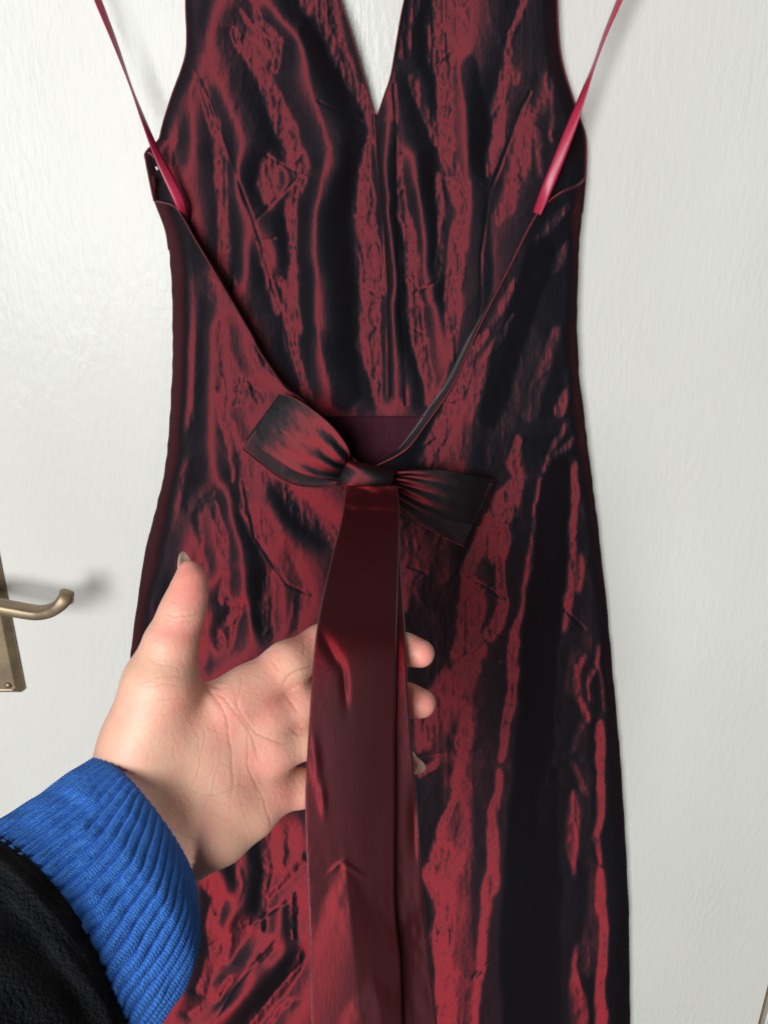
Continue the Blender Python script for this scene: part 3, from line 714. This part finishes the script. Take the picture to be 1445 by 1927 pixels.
T1R = [(915,746),(945,749),(965,751),(1071,748),(1168,745),(1289,742),(1386,740),(1531,741),(1677,740),(1744,743),(1800,751),(1927,755),(2050,756)]
TD1 = [(915,.648),(960,.612),(1010,.558),(1060,.505),(1120,.440),(1180,.391),(1240,.373),(1300,.367),(1380,.366),(1500,.371),(1620,.383),(1760,.396),(1927,.415),(2050,.43)]
tie('tie_end', T1L, T1R, TD1, -0.0012, 61, [(650,1622,590,1750,752,1762,.42,170), (700,1830,640,1927,800,1900,.35,120)],
    [(622,1225,10,40,-.5,.0016),(648,1290,7,36,-.08,.0012),(594,1430,8,40,-.1,-.0012),(607,1500,6,26,-.1,-.0010),(700,962,60,4,.05,.0016),(690,1062,60,3,.12,.0014),(690,998,60,8,.05,-.0008),(662,1634,22,4,.55,-.0010),(632,1630,14,3,-.7,-.0008)])
T2L = [(940,670),(1060,665),(1200,655),(1400,650),(1600,655),(1927,670),(2050,675)]
T2R = [(940,750),(1061,752),(1192,761),(1289,765),(1386,772),(1507,782),(1652,792),(1749,799),(1927,821),(2050,832)]
TD2 = [(940,.650),(970,.630),(1060,.522),(1120,.450),(1180,.400),(1240,.382),(1300,.377),(1380,.377),(1500,.382),(1620,.395),(1760,.408),(1927,.427),(2050,.442)]
tie('tie_end', T2L, T2R, TD2, 0.002, 77, [(745,1745,690,1900,810,1690,-.3,90)], [(780,1540,10,60,0,.002)])
adopt(dress); adopt(bow)

# ------------------------------------------------------------------ hand
def sdf_cone(P, a, b, ra, rb):
    a = a.astype(np.float32); ab = (b - a).astype(np.float32); ra = np.float32(ra); rb = np.float32(rb)
    t = np.clip(((P - a) @ ab) / (ab @ ab), 0, 1)
    q = P - a - t[..., None] * ab
    return np.sqrt(q[..., 0] ** 2 + q[..., 1] ** 2 + q[..., 2] ** 2) - (ra + (rb - ra) * t)
def smin(a, b, k):
    h = np.clip(0.5 + 0.5 * (b - a) / k, 0, 1)
    return b * (1 - h) + a * h - k * h * (1 - h)

def surface_nets(vol, org, st):
    nx, ny, nz = vol.shape
    ins = vol < 0
    c = [(i, j, k) for i in (0, 1) for j in (0, 1) for k in (0, 1)]
    cnt = sum(ins[i:nx - 1 + i, j:ny - 1 + j, k:nz - 1 + k].astype(np.int8) for i, j, k in c)
    act = (cnt > 0) & (cnt < 8)
    idx = -np.ones(act.shape, np.int64); I = np.argwhere(act); idx[act] = np.arange(len(I))
    acc = np.zeros((len(I), 3)); num = np.zeros(len(I))
    for a in c:
        for ax in range(3):
            if a[ax]: continue
            b = list(a); b[ax] = 1
            va = vol[I[:, 0] + a[0], I[:, 1] + a[1], I[:, 2] + a[2]]; vb = vol[I[:, 0] + b[0], I[:, 1] + b[1], I[:, 2] + b[2]]
            m = (va < 0) != (vb < 0); t = np.where(m, va / np.where(va == vb, 1, va - vb), 0)
            p = np.tile(np.array(a, float), (len(I), 1)); p[:, ax] += t
            acc[m] += p[m]; num[m] += 1
    V = org + (I + acc / num[:, None]) * st
    Fs = []
    for ax in range(3):
        o1, o2 = [(1, 2), (2, 0), (0, 1)][ax]
        sl0 = [slice(1, -1)] * 3; sl1 = [slice(1, -1)] * 3
        sl0[ax] = slice(0, -1); sl1[ax] = slice(1, None)
        A = ins[tuple(sl0)]; B = ins[tuple(sl1)]
        E = np.argwhere(A != B); off = np.array([1, 1, 1]); off[ax] = 0
        flip = A[tuple(E.T)]
        E = E + off
        def cell(d1, d2):
            e = E.copy(); e[:, o1] -= d1; e[:, o2] -= d2; return idx[tuple(e.T)]
        q = np.stack([cell(1, 1), cell(0, 1), cell(0, 0), cell(1, 0)], 1)
        q[~flip] = q[~flip][:, ::-1]
        Fs.append(q)
    Fs = np.vstack(Fs); Fs = Fs[(Fs >= 0).all(1)]
    return V, Fs

FINGERS = {
 'index':  [(468,1302,.382,.0122),(540,1252,.391,.0115),(606,1212,.4060,.0098),(700,1212,.4095,.0083),(760,1222,.4050,.0079),(791,1230,.4015,.0074)],
 'middle': [(498,1350,.384,.0118),(560,1322,.392,.0104),(630,1304,.4080,.0094),(715,1308,.4105,.0084),(765,1318,.4065,.0081),(792,1324,.4030,.0077)],
 'ring':   [(508,1412,.384,.0116),(566,1391,.392,.0100),(640,1385,.408,.0090),(705,1403,.4125,.0080),(745,1424,.411,.0076),(764,1437,.410,.0066)],
 'little': [(500,1492,.381,.0112),(566,1484,.389,.0090),(625,1482,.405,.0080),(670,1492,.414,.0070),(705,1500,.418,.0064)],
 'thumb':  [(272,1410,.360,.0160),(303,1285,.357,.0150),(321,1213,.358,.0117),(343,1152,.360,.0096),(355,1116,.3615,.0078),(359,1090,.363,.0060),(356,1072,.364,.0040)],
}
PALM = [
 [(225,1470,.359,.0150),(262,1398,.360,.0160),(300,1290,.360,.0130)],
 [(262,1480,.362,.0160),(360,1390,.371,.0155),(440,1325,.377,.0130),(468,1302,.382,.0122)],
 [(285,1520,.363,.0160),(390,1440,.374,.0150),(498,1350,.384,.0122)],
 [(305,1560,.364,.0160),(400,1500,.375,.0150),(508,1412,.384,.0120)],
 [(318,1618,.362,.0138),(411,1566,.368,.0146),(470,1525,.376,.0130),(505,1495,.381,.0112)],
 [(335,1380,.368,.0150),(390,1345,.374,.0125)],
 [(288,1585,.362,.0170),(350,1560,.366,.0165),(420,1510,.372,.0150)],                                   # web of the thumb
 [(245,1500,.359,.0160),(165,1600,.346,.0185),(60,1730,.325,.0215)],
 [(318,1618,.362,.0138),(240,1700,.346,.0185),(130,1830,.325,.0215)],
 [(285,1560,.360,.0180),(200,1650,.346,.0220),(95,1780,.325,.0250)],
]
LINES = [  # palm and finger creases: (depth mm, width px, points)
 (.9, 4.0,[(362,1280),(395,1300),(420,1340),(432,1400),(438,1460),(432,1530)]),        # life line
 (.7, 3.2,[(372,1290),(420,1316),(452,1352),(478,1400),(492,1440)]),
 (.8, 3.4,[(545,1400),(505,1392),(470,1368),(446,1330),(440,1290)]),
 (.6, 2.8,[(470,1370),(466,1420),(474,1460),(500,1510)]), (.5,2.6,[(455,1265),(452,1300),(440,1345)]),
 (.7, 3.2,[(490,1490),(505,1530),(512,1560)]), (.4,2.6,[(370,1500),(420,1490),(460,1470)]),
 (.9, 3.6,[(528,1292),(545,1270),(575,1258),(596,1246)]), (.8,3.2,[(533,1300),(550,1330),(562,1345)]), (.6,3.0,[(505,1240),(530,1262)]), (.5,2.6,[(560,1178),(572,1205),(570,1240)]),
 (.7, 3.0,[(308,1150),(330,1160),(352,1158),(378,1150)]), (.5,2.6,[(306,1162),(335,1172),(372,1166)]), (.5,2.6,[(318,1130),(335,1136),(348,1130)]),
 (.4, 2.4,[(265,1230),(300,1250),(345,1262)]), (.4,2.4,[(255,1300),(300,1290),(350,1290)]), (.35,2.2,[(262,1330),(310,1318),(352,1312)]), (.35,2.2,[(262,1285),(310,1272),(352,1276)]),
 (.6, 2.6,[(372,1286),(395,1292),(425,1297)]), (.5,2.4,[(370,1280),(400,1280),(430,1288)]),
 (.35,2.2,[(390,1350),(380,1420),(360,1490)]), (.35,2.2,[(415,1420),(400,1480),(380,1540)]), (.3,2.2,[(455,1420),(450,1500),(470,1560)]),
 (.4, 2.6,[(566,1425),(575,1440)]), (.5,2.6,[(545,1370),(560,1380),(575,1382)]),
]
_rg = np.random.default_rng(12)
for _ in range(46):                                         # fine print lines of the palm
    x, y = _rg.uniform(290, 540), _rg.uniform(1290, 1590)
    if y > 1290 + (540 - x) * 1.25 + 40: continue
    a = _rg.choice([_rg.normal(1.4, .35), _rg.normal(-.35, .3), _rg.normal(.5, .3)]); L = _rg.uniform(25, 80)
    LINES.append((_rg.uniform(.16, .32), _rg.uniform(1.5, 2.1), [(x, y), (x + L * .5 * math.cos(a), y + L * .5 * math.sin(a)), (x + L * math.cos(a + .15), y + L * math.sin(a + .15))]))
def build_hand():
    st = 0.00105
    lo = np.array([-.170, -.205, .285]); hi = np.array([.040, -.012, .452])
    # axes: camera right, up, forward; evaluated in slabs to keep memory small
    n = np.ceil((hi - lo) / st).astype(int)
    ax = [lo[i] + st * np.arange(n[i]) for i in range(3)]
    vol = np.full(tuple(n), 1.0, np.float32)
    J = lambda q: (pc(q[0], q[1], q[2]), q[3])
    def chain(P, pts, k):
        d = None
        for q0, q1 in zip(pts[:-1], pts[1:]):
            (a, ra), (b, rb) = J(q0), J(q1)
            e = sdf_cone(P, a, b, ra, rb); d = e if d is None else smin(d, e, k)
        return d
    for i0 in range(0, n[0], 16):
        xs = ax[0][i0:i0 + 16]
        P = np.stack(np.meshgrid(xs, ax[1], ax[2], indexing='ij'), -1).astype(np.float32)
        palm = None
        for c in PALM:
            d = chain(P, c, 0.006); palm = d if palm is None else smin(palm, d, 0.009)
        fing = None
        for nm in ('index', 'middle', 'ring', 'little'):
            d = chain(P, FINGERS[nm], 0.005); fing = d if fing is None else smin(fing, d, 0.0016)
        th = chain(P, FINGERS['thumb'], 0.006)
        d = smin(smin(palm, fing, 0.006), th, 0.012)
        vol[i0:i0 + 16] = d
    V, Fq = surface_nets(vol, lo, st)
    # relax stair steps
    e = np.vstack([Fq[:, [0, 1]], Fq[:, [1, 2]], Fq[:, [2, 3]], Fq[:, [3, 0]]]); e = np.vstack([e, e[:, ::-1]])
    deg = np.bincount(e[:, 0], minlength=len(V)).astype(float)
    def lap(V):
        return np.stack([np.bincount(e[:, 0], V[e[:, 1], i], minlength=len(V)) for i in range(3)], 1) / deg[:, None]
    for _ in range(4):
        V = V + 0.5 * (lap(V) - V); V = V - 0.48 * (lap(V) - V)
    # one round of subdivision through the modifier
    me = bpy.data.meshes.new('tmp'); me.from_pydata(V.tolist(), [], Fq.tolist()); me.update()
    o = bpy.data.objects.new('tmp', me); col.objects.link(o)
    o.modifiers.new('s', 'SUBSURF').render_levels = 1; o.modifiers['s'].levels = 1
    ev = o.evaluated_get(bpy.context.evaluated_depsgraph_get()); em = ev.to_mesh()
    nv = len(em.vertices); V = np.zeros(nv * 3, np.float32); em.vertices.foreach_get('co', V); V = V.reshape(-1, 3).astype(float)
    N = np.zeros(nv * 3, np.float32); em.vertices.foreach_get('normal', N); N = N.reshape(-1, 3).astype(float)
    Fq = np.zeros(len(em.loops), np.int32); em.loops.foreach_get('vertex_index', Fq); Fq = Fq.reshape(-1, 4)
    ev.to_mesh_clear(); bpy.data.objects.remove(o); bpy.data.meshes.remove(me)
    px = CX + F * V[:, 0] / V[:, 2]; py = CY - F * V[:, 1] / V[:, 2]
    facing_ = np.clip(-(N * V).sum(1) / np.linalg.norm(V, axis=1) * 1.6, 0, 1)
    rng = np.random.default_rng(4)
    wob = lambda s: np.sin(px * .13 + s) * 1.3 + np.sin(py * .11 + 2 * s) * 1.3 + np.sin((px + py) * .31 + s) * .5
    crease = np.zeros(nv); push = np.zeros(nv)
    for q, (dep, wd, pts) in enumerate(LINES):
        p = curve(np.array(pts, float), 4 * len(pts))
        L = len(p); dmin = np.full(nv, 1e9); tt = np.zeros(nv)
        wd = wd * 0.8
        sel = np.where((px > p[:, 0].min() - 25) & (px < p[:, 0].max() + 25) & (py > p[:, 1].min() - 25) & (py < p[:, 1].max() + 25) & (facing_ > 0))[0]
        X = (px + wob(q))[sel]; Y = (py + wob(q + 9))[sel]
        for i in range(L - 1):
            d, t = seg_dist(X, Y, *p[i], *p[i + 1]); m = d < dmin[sel]; dmin[sel[m]] = d[m]; tt[sel[m]] = (i + t[m]) / (L - 1)
        fade = np.clip(np.minimum(tt, 1 - tt) * 5, 0.15, 1)
        g = np.exp(-(dmin / wd) ** 2) * fade * facing_
        push += dep * 0.00017 * g - dep * 0.00004 * np.exp(-((dmin - 2.6 * wd) / (1.8 * wd)) ** 2) * fade * facing_
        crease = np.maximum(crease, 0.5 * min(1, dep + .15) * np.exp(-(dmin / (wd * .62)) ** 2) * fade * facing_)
    V = V - N * push[:, None]
    red = np.zeros(nv)
    for (x, y, r, a) in [(360,1100,60,.8),(800,1230,50,.75),(800,1325,50,.75),(770,1440,40,.6),(345,1180,60,.45),(430,1345,70,.45),(520,1330,60,.55),(500,1250,50,.35),(575,1200,50,.5),(490,1440,60,.5),(540,1500,50,.55),(345,1330,50,.4),(400,1560,50,.25)]:
        red = np.maximum(red, a * np.exp(-((px - x) ** 2 + (py - y) ** 2) / r ** 2))
    o = mesh_obj('person', cam2world(V), Fq, SKIN, attrs={'redness': red + 0.18, 'crease': crease})
    return o
person = build_hand()
person['label'] = 'hand in blue ribbed cuff and black sleeve, holding the dress ties over its fingers'
person['category'] = 'person'

# nails on the far side of each finger end, with free edges standing past the tips
def nail(tip, prev, back, wid, length, ext, curl=0.0011, point=0.97, off=0.0062):
    tip = np.array(tip); prev = np.array(prev)
    t = tip - prev; t /= np.linalg.norm(t); b = np.array(back, float); b -= t * (b @ t); b /= np.linalg.norm(b); s = np.cross(t, b)
    V = []
    for u in np.linspace(0, 1, 12):
        for v in np.linspace(-1, 1, 11):
            w = wid * (1 if u < .5 else math.sqrt(max(0.01, 1 - ((u - .5) / .5) ** (2 if point < .98 else 1.3) * point)))
            V.append(tip + t * (ext - length * (1 - u)) + b * (off - 0.0030 * v * v * (w / wid) ** 2 - curl * u * u) + s * v * w)
    o = mesh_obj('fingernail', cam2world(np.array(V)), grid_faces(12, 11), NAIL, person)
    m = o.modifiers.new('thickness', 'SOLIDIFY'); m.thickness = 0.0005
for nm, back, wid, ln, ext, kw in (('index', (0.05, .2, 1), .0050, .011, .0040, {}), ('middle', (0, .1, 1), .0054, .011, .0040, {}), ('ring', (0.35, .05, .9), .0052, .013, .0105, {}),
                                   ('little', (0, 0, 1), .0044, .010, .007, {}), ('thumb', (-.80, .15, .55), .0052, .0180, .0096, dict(curl=.0036, point=.985, off=.0060))):
    f = FINGERS[nm]; nail(pc(*f[-1][:3]), pc(*f[-2][:3]), back, wid, ln, ext, **kw)

# ------------------------------------------------------------------ cuff and sleeve
def tube_sil(name, Ls, Rs, Ds, bs, offs, n, k, ribs, amp, mat, parent, seed, flare=0.0, stitches=52, lip=False):
    L = curve(Ls, n); R = curve(Rs, n); t = np.linspace(0, 1, n)
    D = np.interp(t, np.linspace(0, 1, len(Ds)), Ds); B = np.interp(t, np.linspace(0, 1, len(bs)), bs)
    O = curve(offs, n)
    th = np.linspace(0, 2 * np.pi, k, endpoint=False)
    V = np.zeros((n, k, 3)); UV = np.zeros((n, k, 2))
    wob = noise2((n, k), 40, 30, seed)
    for i in range(n):
        l = pc(L[i, 0], L[i, 1], D[i]); r = pc(R[i, 0], R[i, 1], D[i]); c = (l + r) / 2; a = (r - l) / 2
        front = pc((L[i, 0] + R[i, 0]) / 2 + O[i, 0], (L[i, 1] + R[i, 1]) / 2 + O[i, 1], D[i] - B[i]); b = front - c
        ph = th + 0.014 * wob[i] + 0.012 * np.sin(3 * th + t[i] * 4)
        rib = (np.abs(np.cos(ph * ribs / 2)) ** 0.6 - .5) * amp + 0.0003 * np.sin(2 * np.pi * (t[i] * stitches + 0.8 * np.abs(np.cos(ph * ribs / 2))))
        if lip: rib = rib * (1 - 0.4 * np.exp(-(t[i] / 0.05) ** 2))
        ra = np.linalg.norm(a)
        rr = 1 + rib / ra + 0.010 * wob[i] 
        if lip: rr = rr - 0.05 * np.exp(-(t[i] / 0.018) ** 2)
        V[i] = c + (np.cos(th) * rr)[:, None] * a + (np.sin(th) * rr)[:, None] * b
        UV[i, :, 0] = ph * ribs / (2 * np.pi); UV[i, :, 1] = t[i] * stitches
    return mesh_obj(name, cam2world(V.reshape(-1, 3)), grid_faces(n, k, True), mat, parent, uv=UV.reshape(-1, 2))
cuff = tube_sil('knit_cuff', [(186,1433),(128,1470),(70,1512),(10,1552),(-50,1590)], [(357,1660),(362,1750),(344,1838),(294,1920),(226,2010)],
         [.357, .348, .339, .331, .323], [.024, .027, .030, .033, .036], [(18,-20),(30,-30),(42,-38),(52,-44),(62,-48)], 260, 1100, 56, 0.0023, KNIT, person, 5, lip=True)
m_ = cuff.modifiers.new('thickness', 'SOLIDIFY'); m_.thickness = 0.0014; m_.offset = -1
sleeve = tube_sil('sleeve', [(-38,1580),(-52,1588),(-120,1640),(-330,1800)], [(242,1992),(230,2012),(190,2080),(40,2330)],
         [.325, .322, .312, .28], [.033, .037, .040, .045], [(58,-44),(62,-46),(66,-44),(60,-40)], 60, 120, 3, 0.003, BLACK, person, 8)

def fuzz(src, n, lmin, lmax, width, mat, name):
    me = src.data; V = np.zeros(len(me.vertices) * 3, np.float32); me.vertices.foreach_get('co', V); V = V.reshape(-1, 3).astype(float)
    N = np.zeros(len(me.vertices) * 3, np.float32); me.vertices.foreach_get('normal', N); N = N.reshape(-1, 3)
    rng = np.random.default_rng(3)
    i = rng.integers(0, len(V), n); p = V[i]; nn = N[i]
    d = nn * rng.uniform(.3, 1, (n, 1)) + rng.normal(0, .75, (n, 3)); d /= np.linalg.norm(d, axis=1)[:, None]
    L = rng.uniform(lmin, lmax, (n, 1)); c = np.cross(d, rng.normal(0, 1, (n, 3))); c /= np.linalg.norm(c, axis=1)[:, None]
    b = rng.normal(0, .35, (n, 3)) * L
    q = np.stack([p - c * width, p + c * width, p + d * L * .55 + b * .4 + c * width * .8, p + d * L * .55 + b * .4 - c * width * .8, p + d * L + b], 1)
    k = np.arange(n)[:, None] * 5
    F3 = np.vstack([k + [0, 1, 2], k + [0, 2, 3], k + [3, 2, 4]])
    o = mesh_obj(name, q.reshape(-1, 3), F3, mat, person, smooth=False); o['kind'] = 'stuff'
FUZZ = mat_simple('blue_wool_fibre', (0.06, 0.24, 1.0), 0.9, spec=0.1)
fuzz(cuff, 9000, .0006, .0022, .00003, FUZZ, 'cuff_fuzz')
FUZZ_K = mat_simple('black_wool_fibre', (0.03, 0.032, 0.036), 0.9, spec=0.1)
fuzz(sleeve, 16000, .0005, .0018, .00004, FUZZ_K, 'sleeve_fuzz')
